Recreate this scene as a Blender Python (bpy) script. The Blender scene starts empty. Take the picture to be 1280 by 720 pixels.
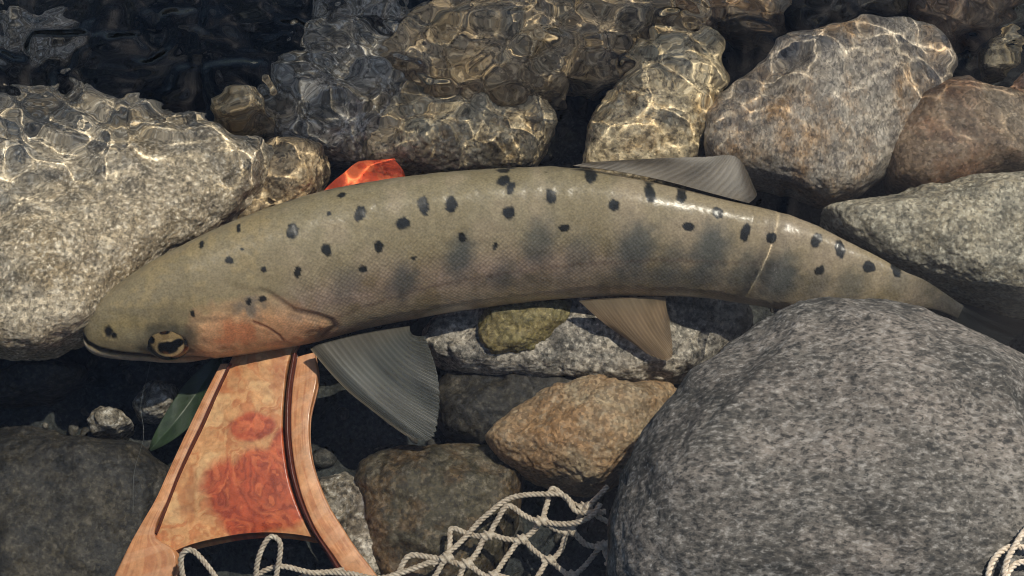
import bpy, math
import numpy as np
from mathutils import Vector

# ------------------------------------------------------------------ camera, world, sun, exposure
sc = bpy.context.scene
K = 10.0                            # scene units per metre (1 unit = 1 decimetre)
ELEV = math.radians(68.0)          # camera looks down at this angle
DIST = 0.66                        # metres from the fish
S = 0.00025                        # metres per photograph pixel at the fish
ZW = 0.0190                        # level of the stream surface
cam_d = bpy.data.cameras.new('camera'); cam = bpy.data.objects.new('camera', cam_d)
sc.collection.objects.link(cam); sc.camera = cam
cam.location = (0, -K*DIST*math.cos(ELEV), K*DIST*math.sin(ELEV))
sc.unit_settings.scale_length = 1/K
cam.rotation_euler = (math.pi/2-ELEV, 0, 0)
cam_d.sensor_width = 36.0; cam_d.lens = 36.0*DIST/(1280*S)
cam_d.clip_start = 0.05; cam_d.clip_end = 400.0

SUN_EL, SUN_AZ = math.radians(64), math.radians(56)     # azimuth from +Y towards +X
world = bpy.data.worlds.new('World'); sc.world = world; world.use_nodes = True
wn = world.node_tree.nodes; wl = world.node_tree.links
sky = wn.new('ShaderNodeTexSky'); sky.sky_type = 'NISHITA'; sky.sun_disc = False
sky.sun_elevation = SUN_EL; sky.sun_rotation = SUN_AZ
wn['Background'].inputs['Strength'].default_value = 0.07
wl.new(sky.outputs[0], wn['Background'].inputs['Color'])
sun_d = bpy.data.lights.new('sun', 'SUN'); sun_d.energy = 3.4; sun_d.angle = math.radians(0.5)
sun_d.color = (1.0, 0.91, 0.77)
sun = bpy.data.objects.new('sun', sun_d); sc.collection.objects.link(sun)
sdir = Vector((math.cos(SUN_EL)*math.sin(SUN_AZ), math.cos(SUN_EL)*math.cos(SUN_AZ), math.sin(SUN_EL)))
sun.rotation_euler = sdir.to_track_quat('Z', 'Y').to_euler(); sun.location = (0.5, 1.0, 1.5)
sun_d.cycles.is_caustics_light = True
sc.view_settings.view_transform = 'Standard'; sc.view_settings.look = 'None'
sc.view_settings.exposure = 0.6; sc.view_settings.gamma = 1.0; sc.view_settings.use_curve_mapping = False
sc.render.engine = 'CYCLES'
cy = sc.cycles
cy.max_bounces = 10; cy.transmission_bounces = 6; cy.diffuse_bounces = 3; cy.transparent_max_bounces = 8
cy.caustics_refractive = True; cy.caustics_reflective = True
cy.sample_clamp_indirect = 4.0; cy.sample_clamp_direct = 6.0; cy.filter_width = 1.1; cy.use_denoising = True
cy.blur_glossy = 0.0; cy.use_adaptive_sampling = True; cy.adaptive_threshold = 0.03

# ------------------------------------------------------------------ helpers
RV = np.array([1.0, 0, 0]); UV = np.array([0, math.sin(ELEV), math.cos(ELEV)]); TV = np.array([0, -math.cos(ELEV), math.sin(ELEV)])
CAM = TV*DIST

def P(px, py, z):
    """the point at height z that the photograph shows at pixel (px, py), seen through the water where it lies below the surface"""
    px = np.asarray(px, float); py = np.asarray(py, float); z = np.asarray(z, float)
    d = (px[..., None]-640)*S*RV+(360-py[..., None])*S*UV-DIST*TV
    d = d/np.linalg.norm(d, axis=-1, keepdims=True)
    t = (np.maximum(z, ZW)-CAM[2])/d[..., 2]
    q = CAM+d*t[..., None]
    r = d.copy(); r[..., :2] /= 1.333; r[..., 2] = -np.sqrt(1-(r[..., :2]**2).sum(-1))
    t2 = np.minimum(z-ZW, 0)/r[..., 2]
    return q+r*t2[..., None]

def hash3(ix, iy, iz, seed):
    h = (ix.astype(np.uint32)*np.uint32(374761393)+iy.astype(np.uint32)*np.uint32(668265263)+iz.astype(np.uint32)*np.uint32(2147483647)+np.uint32((seed*974711+12345) & 0xffffffff))
    h ^= h >> np.uint32(13); h *= np.uint32(1274126177); h ^= h >> np.uint32(16); h *= np.uint32(2246822519); h ^= h >> np.uint32(15)
    return h.astype(np.float64)/4294967295.0*2-1
def vnoise(p, seed=0):
    i = np.floor(p).astype(np.int64); f = p-i; f = f*f*f*(f*(f*6-15)+10)
    o = 0
    for a in (0, 1):
        for b in (0, 1):
            for c in (0, 1):
                w = (f[:, 0] if a else 1-f[:, 0])*(f[:, 1] if b else 1-f[:, 1])*(f[:, 2] if c else 1-f[:, 2])
                o = o+w*hash3(i[:, 0]+a, i[:, 1]+b, i[:, 2]+c, seed)
    return o
def fbm(p, octv=4, seed=0, gain=0.5):
    o = 0; a = 1.0; q = p.copy()
    for k in range(octv):
        o = o+a*vnoise(q, seed+k*17); q = q*2.03+7.7; a *= gain
    return o
def sstep(a, b, x):
    t = np.clip((x-a)/(b-a), 0, 1); return t*t*(3-2*t)

def mesh_np(name, v, f, mat=None, parent=None, smooth=True, col=None, uv=None, attrs=None, loc=None):
    """one mesh object from arrays; its origin is put at the base centre (loc) so that texture space stays local"""
    v = np.asarray(v, float); f = np.asarray(f, np.int32)
    pl = np.zeros(3)
    if parent is not None: pl = np.array(parent['_o'])
    if loc is None: loc = np.array([(v[:, 0].min()+v[:, 0].max())/2, (v[:, 1].min()+v[:, 1].max())/2, v[:, 2].min()])
    loc = np.asarray(loc, float)*K; v = v*K
    me = bpy.data.meshes.new(name)
    me.vertices.add(len(v)); me.vertices.foreach_set('co', (v-loc).ravel())
    k = f.shape[1]
    me.loops.add(f.size); me.loops.foreach_set('vertex_index', f.ravel())
    me.polygons.add(len(f)); me.polygons.foreach_set('loop_start', np.arange(0, f.size, k, dtype=np.int32))
    me.polygons.foreach_set('use_smooth', np.full(len(f), smooth))
    me.update(calc_edges=True)
    if col is not None:
        a = me.color_attributes.new('paint', 'FLOAT_COLOR', 'POINT')
        a.data.foreach_set('color', np.concatenate([col, np.ones((len(v), 1))], 1).ravel())
    if uv is not None:
        a = me.attributes.new('skinuv', 'FLOAT_VECTOR', 'POINT')
        a.data.foreach_set('vector', np.concatenate([uv, np.zeros((len(v), 1))], 1).ravel())
    for n, x in (attrs or {}).items():
        a = me.attributes.new(n, 'FLOAT', 'POINT'); a.data.foreach_set('value', np.asarray(x, float))
    if mat: me.materials.append(mat)
    o = bpy.data.objects.new(name, me); sc.collection.objects.link(o)
    o['_o'] = list(loc)
    if parent is not None: o.parent = parent
    o.location = loc-pl
    o.cycles.is_caustics_receiver = True
    return o
def empty(name, loc):
    o = bpy.data.objects.new(name, None); sc.collection.objects.link(o); loc = np.asarray(loc, float)*K; o.location = loc; o['_o'] = list(map(float, loc)); o.empty_display_size = 0.01
    return o
def tag(o, label=None, cat=None, group=None, kind=None):
    if label: o['label'] = label
    if cat: o['category'] = cat
    if group: o['group'] = group
    if kind: o['kind'] = kind
    return o
def grid_faces(n, m, wrap=False):
    i, j = np.meshgrid(np.arange(n-1), np.arange(m if wrap else m-1), indexing='ij')
    a = i*m+j; b = i*m+(j+1) % m; c = (i+1)*m+(j+1) % m; d = (i+1)*m+j
    return np.stack([a, b, c, d], -1).reshape(-1, 4)
def spline(pts, n):
    """smooth curve through points (natural-ish Catmull-Rom), n samples"""
    p = np.asarray(pts, float); m = len(p)
    q = np.vstack([2*p[0]-p[1], p, 2*p[-1]-p[-2]])
    t = np.linspace(0, m-1-1e-9, n); i = t.astype(int); f = (t-i)[:, None]
    a, b, c, d = q[i], q[i+1], q[i+2], q[i+3]
    return 0.5*((2*b)+(-a+c)*f+(2*a-5*b+4*c-d)*f*f+(-a+3*b-3*c+d)*f**3)
def srgb(r, g, b):
    c = np.array([r, g, b])/255.0
    return np.where(c <= 0.04045, c/12.92, ((c+0.055)/1.055)**2.4)

# ------------------------------------------------------------------ materials
def new_mat(name):
    m = bpy.data.materials.new(name); m.use_nodes = True
    nt = m.node_tree; return m, nt, nt.nodes['Principled BSDF']
def N(nt, typ, **kw):
    n = nt.nodes.new(typ)
    for k, x in kw.items():
        if k.startswith('i_'):
            key = k[2:]; key = int(key) if key.isdigit() else key.replace('_', ' ')
            n.inputs[key].default_value = x
        else: setattr(n, k, x)
    return n
def ramp(nt, fac, stops):
    r = nt.nodes.new('ShaderNodeValToRGB'); e = r.color_ramp.elements
    while len(e) < len(stops): e.new(0.5)
    for k, (p, c) in enumerate(stops):
        e[k].position = p; e[k].color = (*c, 1) if len(c) == 3 else c
    nt.links.new(fac, r.inputs[0]); return r.outputs[0]
def mixc(nt, fac, a, b, mode='MIX'):
    m = nt.nodes.new('ShaderNodeMix'); m.data_type = 'RGBA'; m.blend_type = mode
    for s_, x in ((0, fac), (6, a), (7, b)):
        if hasattr(x, 'is_output'): nt.links.new(x, m.inputs[s_])
        elif s_ == 0: m.inputs[0].default_value = x
        else: m.inputs[s_].default_value = (*x, 1)
    return m.outputs[2]

def rock_mat(name, c1, c2, dark, light, f_big=25, f_mid=120, f_fine=700, a_dark=0.5, a_light=0.4, stain=None, a_stain=0.4, aniso=1.0, rot=0.0,
             rough=0.75, bump=0.35, grain=1.0, vein=None, spots=0.0, spot_scale=350, f_grain=1100, a_grain=0.8):
    m, nt, b = new_mat(name); L = nt.links.new
    tc = N(nt, 'ShaderNodeTexCoord')
    mp = N(nt, 'ShaderNodeMapping'); mp.inputs['Rotation'].default_value = (0.3, 0.2, rot); mp.inputs['Scale'].default_value = (aniso/K, 1/K, 1/K)
    L(tc.outputs['Object'], mp.inputs['Vector'])
    v = mp.outputs[0]
    big = N(nt, 'ShaderNodeTexNoise', i_Scale=f_big, i_Detail=6.0, i_Roughness=0.6, i_Distortion=0.6); L(v, big.inputs['Vector'])
    mid = N(nt, 'ShaderNodeTexNoise', i_Scale=f_mid, i_Detail=6.0, i_Roughness=0.65, i_Distortion=0.3); L(v, mid.inputs['Vector'])
    fine = N(nt, 'ShaderNodeTexNoise', i_Scale=f_fine, i_Detail=4.0, i_Roughness=0.65); L(v, fine.inputs['Vector'])
    base = mixc(nt, ramp(nt, big.outputs[0], [(0.36, (0, 0, 0)), (0.64, (1, 1, 1))]), c1, c2)
    if stain is not None:
        st = N(nt, 'ShaderNodeTexNoise', i_Scale=f_big*1.7, i_Detail=7.0, i_Roughness=0.7); 
        ad = N(nt, 'ShaderNodeVectorMath', operation='ADD'); ad.inputs[1].default_value = (3.1, 1.7, 5.2); L(v, ad.inputs[0]); L(ad.outputs[0], st.inputs['Vector'])
        base = mixc(nt, ramp(nt, st.outputs[0], [(0.47, (0, 0, 0)), (0.61, (a_stain,)*3)]), base, stain)
    # darker mineral blotches, doubling as refracted ripple patterns on tan and brown, then grains dark and light
    base = mixc(nt, ramp(nt, mid.outputs[0], [(0.5, (0, 0, 0)), (0.66, (a_dark*0.75,)*3)]), base, dark)
    base = mixc(nt, ramp(nt, mid.outputs[0], [(0.30, (a_light*0.8,)*3), (0.46, (0, 0, 0))]), base, light)
    base = mixc(nt, ramp(nt, fine.outputs[0], [(0.53, (0, 0, 0)), (0.62, (a_dark*grain,)*3)]), base, dark)
    base = mixc(nt, ramp(nt, fine.outputs[0], [(0.36, (a_light*grain,)*3), (0.46, (0, 0, 0))]), base, light)
    gr = N(nt, 'ShaderNodeTexVoronoi', i_Scale=f_grain, i_Randomness=1.0); L(v, gr.inputs['Vector'])
    gs = N(nt, 'ShaderNodeSeparateColor'); L(gr.outputs['Color'], gs.inputs[0])
    base = mixc(nt, 1.0, base, ramp(nt, gs.outputs[1], [(0.0, (1-0.5*a_grain,)*3), (0.6, (1.0,)*3), (1.0, (1+0.55*a_grain,)*3)]), 'MULTIPLY')
    if spots > 0:
        vo = N(nt, 'ShaderNodeTexVoronoi', i_Scale=spot_scale, i_Randomness=1.0)
        ad = N(nt, 'ShaderNodeVectorMath', operation='ADD'); L(v, ad.inputs[0])
        sc_ = N(nt, 'ShaderNodeVectorMath', operation='SCALE'); sc_.inputs['Scale'].default_value = 0.004; L(mid.outputs['Color'], sc_.inputs[0]); L(sc_.outputs[0], ad.inputs[1])
        L(ad.outputs[0], vo.inputs['Vector'])
        sep = N(nt, 'ShaderNodeSeparateColor'); L(vo.outputs['Color'], sep.inputs[0])
        m1 = ramp(nt, sep.outputs[0], [(0.66, (0, 0, 0)), (0.70, (1, 1, 1))])
        m2 = ramp(nt, vo.outputs['Distance'], [(0.30, (spots,)*3), (0.55, (0, 0, 0))])
        base = mixc(nt, mixc(nt, 1.0, m1, m2, 'MULTIPLY'), base, dark)
    if vein is not None:
        wv = N(nt, 'ShaderNodeTexNoise', i_Scale=f_big*2.0, i_Detail=5.0, i_Roughness=0.6, i_Distortion=1.2)
        ad = N(nt, 'ShaderNodeVectorMath', operation='ADD'); ad.inputs[1].default_value = (9.1, 4.7, 2.2); L(v, ad.inputs[0]); L(ad.outputs[0], wv.inputs['Vector'])
        base = mixc(nt, ramp(nt, wv.outputs[0], [(0.485, (0, 0, 0)), (0.5, (0.75,)*3), (0.515, (0, 0, 0))]), base, vein)
    L(base, b.inputs['Base Color'])
    b.inputs['Roughness'].default_value = rough; b.inputs['Specular IOR Level'].default_value = 0.35
    ms = N(nt, 'ShaderNodeMath', operation='MULTIPLY_ADD', i_1=0.6); L(mid.outputs[0], ms.inputs[0]); L(fine.outputs[0], ms.inputs[2])
    bp = N(nt, 'ShaderNodeBump', i_Strength=bump, i_Distance=0.0012*K); L(ms.outputs[0], bp.inputs['Height']); L(bp.outputs[0], b.inputs['Normal'])
    return m

def attr_mat(name, rough=0.4, spec=0.5, noise=0.15, nscale=300, bump=0.2, bscale=900, coat=0.0):
    m, nt, b = new_mat(name); L = nt.links.new
    at = N(nt, 'ShaderNodeAttribute', attribute_name='paint')
    tc = N(nt, 'ShaderNodeTexCoord')
    nz = N(nt, 'ShaderNodeTexNoise', i_Scale=nscale/K, i_Detail=5.0, i_Roughness=0.65); L(tc.outputs['Object'], nz.inputs['Vector'])
    c = mixc(nt, 1.0, at.outputs['Color'], ramp(nt, nz.outputs[0], [(0.3, (1-noise,)*3), (0.7, (1+noise,)*3)]), 'MULTIPLY')
    L(c, b.inputs['Base Color']); b.inputs['Roughness'].default_value = rough; b.inputs['Specular IOR Level'].default_value = spec
    b.inputs['Coat Weight'].default_value = coat; b.inputs['Coat Roughness'].default_value = 0.12
    n2 = N(nt, 'ShaderNodeTexNoise', i_Scale=bscale/K, i_Detail=3.0); L(tc.outputs['Object'], n2.inputs['Vector'])
    bp = N(nt, 'ShaderNodeBump', i_Strength=bump, i_Distance=0.0004*K); L(n2.outputs[0], bp.inputs['Height']); L(bp.outputs[0], b.inputs['Normal'])
    return m

# ------------------------------------------------------------------ stream bed and water
def axis(lo, hi, step, far, grow=1.35):
    a = list(np.arange(lo, hi+step*0.5, step)); d = step
    while a[-1] < far: d *= grow; a.append(a[-1]+d)
    d = step; b = []
    x = lo
    while x > -far: d *= grow; x -= d; b.append(x)
    return np.array(b[::-1]+a)

M_bed = rock_mat('bed_silt', (0.026, 0.032, 0.034), (0.045, 0.048, 0.042), (0.008, 0.011, 0.014), (0.10, 0.10, 0.085), f_big=30, f_mid=160, f_fine=600, a_dark=0.6, a_light=0.35, rough=0.8)
def build_bed():
    x = axis(-0.24, 0.24, 0.0016, 6.0); y = axis(-0.20, 0.24, 0.0016, 6.0)
    X, Y = np.meshgrid(x, y, indexing='ij'); p = np.stack([X.ravel(), Y.ravel(), np.zeros(X.size)], 1)
    near = np.exp(-(p[:, 0]**2+p[:, 1]**2)/0.6)
    z = -0.062+0.006*fbm(p*35, 4, 3)+0.0016*fbm(p*220, 3, 5)*near
    deep = np.exp(-(((p[:, 0]+0.12)/0.09)**2+((p[:, 1]-0.11)/0.05)**2))
    z = z-0.07*deep+0.35*sstep(0.8, 5.5, np.hypot(p[:, 0], p[:, 1]))*(1+0.2*fbm(p*1.5, 3, 8))
    p[:, 2] = z
    o = mesh_np('riverbed', p, grid_faces(len(x), len(y))[:, ::-1], M_bed, loc=(0, 0, 0)); tag(o, 'dark silty bed of the stream between the stones', 'riverbed', kind='structure')
build_bed()

def segdist(x, y, pts):
    d = np.full(x.shape, 1e9)
    for (ax, ay), (bx, by) in zip(pts[:-1], pts[1:]):
        ex, ey = bx-ax, by-ay; t = np.clip(((x-ax)*ex+(y-ay)*ey)/(ex*ex+ey*ey), 0, 1)
        d = np.minimum(d, np.hypot(x-ax-t*ex, y-ay-t*ey))
    return d
CREST = [([tuple(P(np.array(float(a)), np.array(float(b)), np.array(ZW))[:2]) for a, b in L_], h_, g_) for L_, h_, g_ in (([(990, 225), (984, 262), (978, 300), (966, 330), (956, 362)], 0.00048, 0.00125), ([(560, 262), (620, 243), (670, 222), (716, 202), (760, 188)], 0.00022, 0.0012))]
def water_height(x, y):
    """ripples: strong where the current runs over the far stones, dying out in the slack water on the near side of the fish"""
    p = np.stack([x, y, np.zeros_like(x)], 1)
    # line along the fish's back: ripples beyond it
    d = y-(0.034+0.10*x-0.9*x*x)
    m = sstep(0.000, 0.055, d)*(1-0.62*sstep(0.03, 0.15, x))
    m = np.maximum(m, sstep(-0.09, -0.17, x)*sstep(0.0, 0.04, d+0.03)*0.8)
    q = p*np.array([122, 146, 0])
    w = np.stack([fbm(p*45, 2, 41), fbm(p*45, 2, 57), np.zeros_like(x)], 1)
    q = q+0.55*w
    q[:, 2] = 0.37
    h = (vnoise(q, 21)*0.0020+vnoise(q*2.1+5, 33)*0.00042)*(1+0.45*sstep(0.03, 0.09, d))
    lo = fbm(p*28+np.array([0, 0, 2.2]), 2, 61)*0.00055
    cr = 0
    for pts, hgt, sig in CREST:
        dd = segdist(x, y, pts); e = np.hypot(x-pts[len(pts)//2][0], y-pts[len(pts)//2][1])
        cr = cr+hgt*np.exp(-(dd/sig)**2/2)*np.exp(-(e/0.016)**4)
    sl = vnoise(p*np.array([62, 74, 0])+np.array([4.0, 9.0, 0.4]), 91)*0.00030*(1-m)*sstep(0.5, 0.25, np.hypot(x, y))
    return ZW+cr+sl+m*(h)+(0.12+0.5*m)*lo*sstep(1.2, 0.4, np.hypot(x, y))

def build_water():
    x = axis(-0.20, 0.20, 0.0007, 6.0); y = axis(-0.11, 0.16, 0.0007, 6.0)
    X, Y = np.meshgrid(x, y, indexing='ij')
    v = np.stack([X.ravel(), Y.ravel(), water_height(X.ravel(), Y.ravel())], 1)
    m = bpy.data.materials.new('stream_water'); m.use_nodes = True; nt = m.node_tree
    nt.nodes.remove(nt.nodes['Principled BSDF'])
    g = N(nt, 'ShaderNodeBsdfGlass', i_IOR=1.333, i_Roughness=0.0); g.inputs['Color'].default_value = (0.97, 0.985, 0.98, 1)
    nt.links.new(g.outputs[0], nt.nodes['Material Output'].inputs['Surface'])
    o = mesh_np('water', v, grid_faces(len(x), len(y))[:, ::-1], m, loc=(0, 0, 0)); o.cycles.is_caustics_receiver = False; o.cycles.is_caustics_caster = True
    tag(o, 'clear rippled stream water over the stones and the fish', 'water', kind='structure')

# ------------------------------------------------------------------ rocks
def cube_sphere(n):
    g = np.tan(np.linspace(-1, 1, n)*math.pi/4); vs = []; fs = []; k = 0
    A, B = np.meshgrid(g, g, indexing='ij'); a, b = A.ravel(), B.ravel(); o = np.ones_like(a)
    for f in ((o, a, b), (-o, b, a), (b, o, a), (a, -o, b), (a, b, o), (b, a, -o)):
        vs.append(np.stack(f, 1)); fs.append(grid_faces(n, n)+k); k += n*n
    v = np.vstack(vs); v /= np.linalg.norm(v, axis=1, keepdims=True); f = np.vstack(fs)
    key = np.round(v*1e5).astype(np.int64); _, idx, inv = np.unique(key, axis=0, return_index=True, return_inverse=True)
    return v[idx], inv.ravel()[f][:, ::-1]
_cs = {}
def rock(name, poly, zc, H, mat, label, n=60, seed=1, amp=0.0025, freq=45, rough=0.0006, rfreq=260, box=0.75, facets=4, fdepth=0.8, group=None, tilt=(0, 0), Hd=None, top=0.7, cat='rock', grow=1.0):
    """a stone: outline in plan, height above and below its widest level, faceted and weathered"""
    if n not in _cs: _cs[n] = cube_sphere(n)
    d, f = _cs[n]
    w = P(np.array([p[0] for p in poly]), np.array([p[1] for p in poly]), np.full(len(poly), zc))[:, :2]
    c = w.mean(0); q = (w-c)*grow
    ang = np.linspace(-math.pi, math.pi, 360, endpoint=False); R = np.full(360, 1e-4)
    a = q; b = np.roll(q, -1, 0); e = b-a
    for i, t in enumerate(ang):
        u = np.array([math.cos(t), math.sin(t)])
        den = u[0]*e[:, 1]-u[1]*e[:, 0]; den = np.where(abs(den) < 1e-12, 1e-12, den)
        s = (a[:, 0]*e[:, 1]-a[:, 1]*e[:, 0])/den; k = (a[:, 0]*u[1]-a[:, 1]*u[0])/den
        ok = (k >= -1e-6) & (k <= 1+1e-6) & (s > 0)
        if ok.any(): R[i] = s[ok].max()
    ker = np.hanning(13); ker /= ker.sum(); R = np.convolve(np.concatenate([R[-20:], R, R[:20]]), ker, 'same')[20:-20]
    th = np.arctan2(d[:, 1], d[:, 0]); rho = np.hypot(d[:, 0], d[:, 1])
    Rv = np.interp(th, np.append(ang, math.pi), np.append(R, R[0]))
    rr = rho**box*Rv
    Hd = Hd or H
    z = np.where(d[:, 2] > 0, H, Hd)*np.sign(d[:, 2])*abs(d[:, 2])**top
    p = np.stack([rr*np.cos(th), rr*np.sin(th), z], 1)
    rng = np.random.default_rng(seed)
    nn = d/np.array([R.mean(), R.mean(), H]); nn /= np.linalg.norm(nn, axis=1, keepdims=True)
    for _ in range(facets):
        pn = rng.normal(size=3); pn[2] = abs(pn[2])*0.9+0.2; pn /= np.linalg.norm(pn)
        m = (p@pn); lim = m.max()*rng.uniform(0.72, 0.93); ex = np.maximum(0, m-lim)
        keep = 1-0.75*sstep(0.55, 1.0, rho)          # the plan outline stays
        p = p-pn*(ex*fdepth*keep)[:, None]
    p[:, 2] += tilt[0]*p[:, 0]+tilt[1]*p[:, 1]
    off = rng.uniform(0, 50, 3)
    p = p+nn*(amp*fbm(p*freq+off, 4, seed)+rough*fbm(p*rfreq+off, 3, seed+9, 0.6))[:, None]
    p = p+np.array([c[0], c[1], zc])
    o = mesh_np(name, p, f, mat)
    return tag(o, label, cat, group)

M_boulder = rock_mat('boulder_granite', (0.040, 0.038, 0.034), (0.150, 0.139, 0.121), (0.018, 0.020, 0.021), (0.32, 0.31, 0.285), f_big=15, f_mid=330, f_fine=800, a_dark=0.8, a_light=0.42, aniso=0.6, rot=0.35, stain=(0.20, 0.175, 0.15), a_stain=0.55, rough=0.85, bump=0.5, spots=0.6, spot_scale=600, a_grain=0.5)
M_pale = rock_mat('pale_granite', (0.40, 0.325, 0.22), (0.56, 0.475, 0.345), (0.09, 0.085, 0.07), (0.76, 0.68, 0.54), f_big=26, f_mid=150, f_fine=780, a_dark=0.65, a_light=0.85, stain=(0.26, 0.19, 0.10), a_stain=0.75, rough=0.7, bump=0.5)
M_congl = rock_mat('pale_conglomerate', (0.20, 0.18, 0.135), (0.48, 0.43, 0.325), (0.09, 0.09, 0.078), (0.56, 0.53, 0.43), f_big=48, f_mid=95, f_fine=600, a_dark=0.75, a_light=0.7, stain=(0.34, 0.28, 0.18), a_stain=0.45, rough=0.75, bump=0.5, spots=0.35, spot_scale=160)
M_mauve = rock_mat('mauve_stone', (0.32, 0.265, 0.20), (0.43, 0.38, 0.31), (0.06, 0.055, 0.055), (0.46, 0.43, 0.37), f_big=22, f_mid=90, f_fine=420, a_dark=0.6, a_light=0.35, stain=(0.36, 0.21, 0.09), a_stain=0.8, rough=0.6, bump=0.3, aniso=1.6, rot=0.5)
M_red = rock_mat('reddish_stone', (0.20, 0.135, 0.085), (0.26, 0.21, 0.15), (0.05, 0.04, 0.032), (0.36, 0.31, 0.24), f_big=24, f_mid=80, f_fine=420, a_dark=0.35, a_light=0.25, stain=(0.26, 0.12, 0.06), a_stain=0.55, rough=0.6, bump=0.3)
M_ochre = rock_mat('ochre_stone', (0.31, 0.20, 0.105), (0.37, 0.30, 0.195), (0.10, 0.055, 0.025), (0.40, 0.36, 0.27), f_big=30, f_mid=150, f_fine=420, a_dark=0.4, a_light=0.35, stain=(0.34, 0.17, 0.06), a_stain=0.5, rough=0.65, bump=0.55)
M_tan = rock_mat('tan_stone', (0.46, 0.36, 0.21), (0.60, 0.49, 0.31), (0.06, 0.045, 0.026), (0.66, 0.55, 0.36), f_big=40, f_mid=110, f_fine=420, a_dark=0.7, a_light=0.85, stain=(0.42, 0.26, 0.10), a_stain=0.55, rough=0.6, bump=0.4)  # strong pale and dark blotches imitate patterns refracted by the ripples
M_brown = rock_mat('brown_stone', (0.30, 0.22, 0.125), (0.46, 0.35, 0.215), (0.034, 0.027, 0.018), (0.54, 0.43, 0.27), f_big=45, f_mid=110, f_fine=420, a_dark=0.7, a_light=0.85, stain=(0.34, 0.23, 0.10), a_stain=0.6, rough=0.65, bump=0.4)  # blotch contrast raised to imitate the ripples' broken refraction
M_mottle = rock_mat('mottled_stone', (0.13, 0.11, 0.078), (0.28, 0.235, 0.165), (0.02, 0.02, 0.017), (0.58, 0.55, 0.48), f_big=60, f_mid=120, f_fine=450, a_dark=0.7, a_light=0.7, stain=(0.44, 0.40, 0.33), a_stain=0.7, rough=0.65, bump=0.5)
M_belly = rock_mat('caustic_mottled_stone', (0.20, 0.185, 0.155), (0.36, 0.32, 0.26), (0.025, 0.027, 0.026), (0.66, 0.60, 0.50), f_big=70, f_mid=130, f_fine=450, a_dark=0.7, a_light=0.7, stain=(0.55, 0.48, 0.38), a_stain=0.7, rough=0.65, bump=0.5)  # lighter mottled copy; cream stain stands in for bright caustic patches
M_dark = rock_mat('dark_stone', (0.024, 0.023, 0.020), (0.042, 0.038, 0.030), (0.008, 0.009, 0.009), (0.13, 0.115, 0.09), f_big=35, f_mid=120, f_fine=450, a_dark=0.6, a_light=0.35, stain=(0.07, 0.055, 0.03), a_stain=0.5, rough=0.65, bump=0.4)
M_olive = rock_mat('olive_stone', (0.055, 0.048, 0.028), (0.085, 0.07, 0.042), (0.014, 0.013, 0.01), (0.24, 0.21, 0.16), f_big=45, f_mid=130, f_fine=450, a_dark=0.6, a_light=0.4, stain=(0.15, 0.085, 0.035), a_stain=0.6, rough=0.65, bump=0.45)
M_moss = rock_mat('mossy_ochre_stone', (0.22, 0.17, 0.07), (0.14, 0.125, 0.05), (0.03, 0.03, 0.018), (0.42, 0.36, 0.2), f_big=70, f_mid=150, f_fine=450, a_dark=0.5, a_light=0.4, rough=0.65, bump=0.45)

def mm(x): return x*0.001
boulder = rock('boulder', [(756, 640), (779, 580), (813, 515), (853, 462), (898, 412), (958, 381), (1040, 366), (1110, 364), (1172, 378), (1232, 404), (1300, 438), (1420, 525), (1450, 760), (1300, 900), (1000, 920), (800, 860), (748, 740)],
     mm(20), mm(36), M_boulder, 'large smooth grey speckled boulder standing out of the water beside the tail', n=150, seed=5, amp=0.0055, freq=13, rough=0.0004, rfreq=200, facets=6, fdepth=0.7, box=0.95, top=0.95, Hd=mm(70), cat='boulder')
rock('rock', [(-120, 160), (-40, 112), (40, 92), (90, 86), (150, 112), (230, 138), (285, 155), (335, 180), (325, 230), (270, 285), (210, 335), (150, 385), (110, 425), (60, 440), (0, 447), (-100, 440), (-160, 300)],
     mm(-15), mm(23), M_pale, 'pale cream speckled rock under ripples beside the head of the fish', n=140, seed=11, amp=0.003, freq=35, rough=0.0005, facets=3, fdepth=0.6, Hd=mm(50), tilt=(0.03, -0.26))
rock('rock', [(1020, 262), (1060, 255), (1110, 250), (1150, 235), (1210, 225), (1270, 222), (1380, 230), (1390, 385), (1280, 374), (1225, 366), (1160, 345), (1100, 328), (1040, 290)],
     mm(-6), mm(18), M_congl, 'pale grey pitted rock with blotchy grains between tail and reddish stone', n=120, seed=23, amp=0.002, freq=45, rough=0.0005, facets=4, Hd=mm(45))
rock('rock', [(885, 185), (888, 135), (930, 95), (960, 60), (1040, 30), (1110, 25), (1165, 30), (1200, 70), (1185, 115), (1150, 165), (1110, 205), (1070, 240), (1035, 249), (990, 232), (940, 220), (900, 212)],
     mm(-14), mm(18), M_mauve, 'broad pale mauve-grey flat stone lying beyond the dorsal fin', n=110, seed=31, amp=0.0018, freq=35, rough=0.00035, facets=4, Hd=mm(40))
rock('rock', [(1105, 195), (1120, 160), (1150, 125), (1200, 102), (1260, 118), (1340, 145), (1350, 215), (1250, 215), (1200, 235), (1150, 243), (1115, 227)],
     mm(-14), mm(17), M_red, 'rounded reddish tan stone between the mauve-grey stone and the pale pitted rock', n=90, seed=37, amp=0.0014, freq=30, rough=0.00015, facets=2, Hd=mm(42))
rock('rock', [(1170, -60), (1135, -10), (1150, 28), (1190, 48), (1235, 35), (1290, -10), (1300, -70)], mm(-30), mm(18), M_red,
     'smooth brown-red stone beyond the mauve-grey stone, partly out of sight', n=60, seed=41, amp=0.002, facets=2, Hd=mm(30))
rock('stone', [(1232, 52), (1262, 36), (1278, 58), (1262, 88), (1236, 86)], mm(-38), mm(8), M_tan, 'small tan stone in the dark gap behind the reddish stone', n=30, seed=43, amp=0.001, Hd=mm(22), cat='stone')
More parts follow.
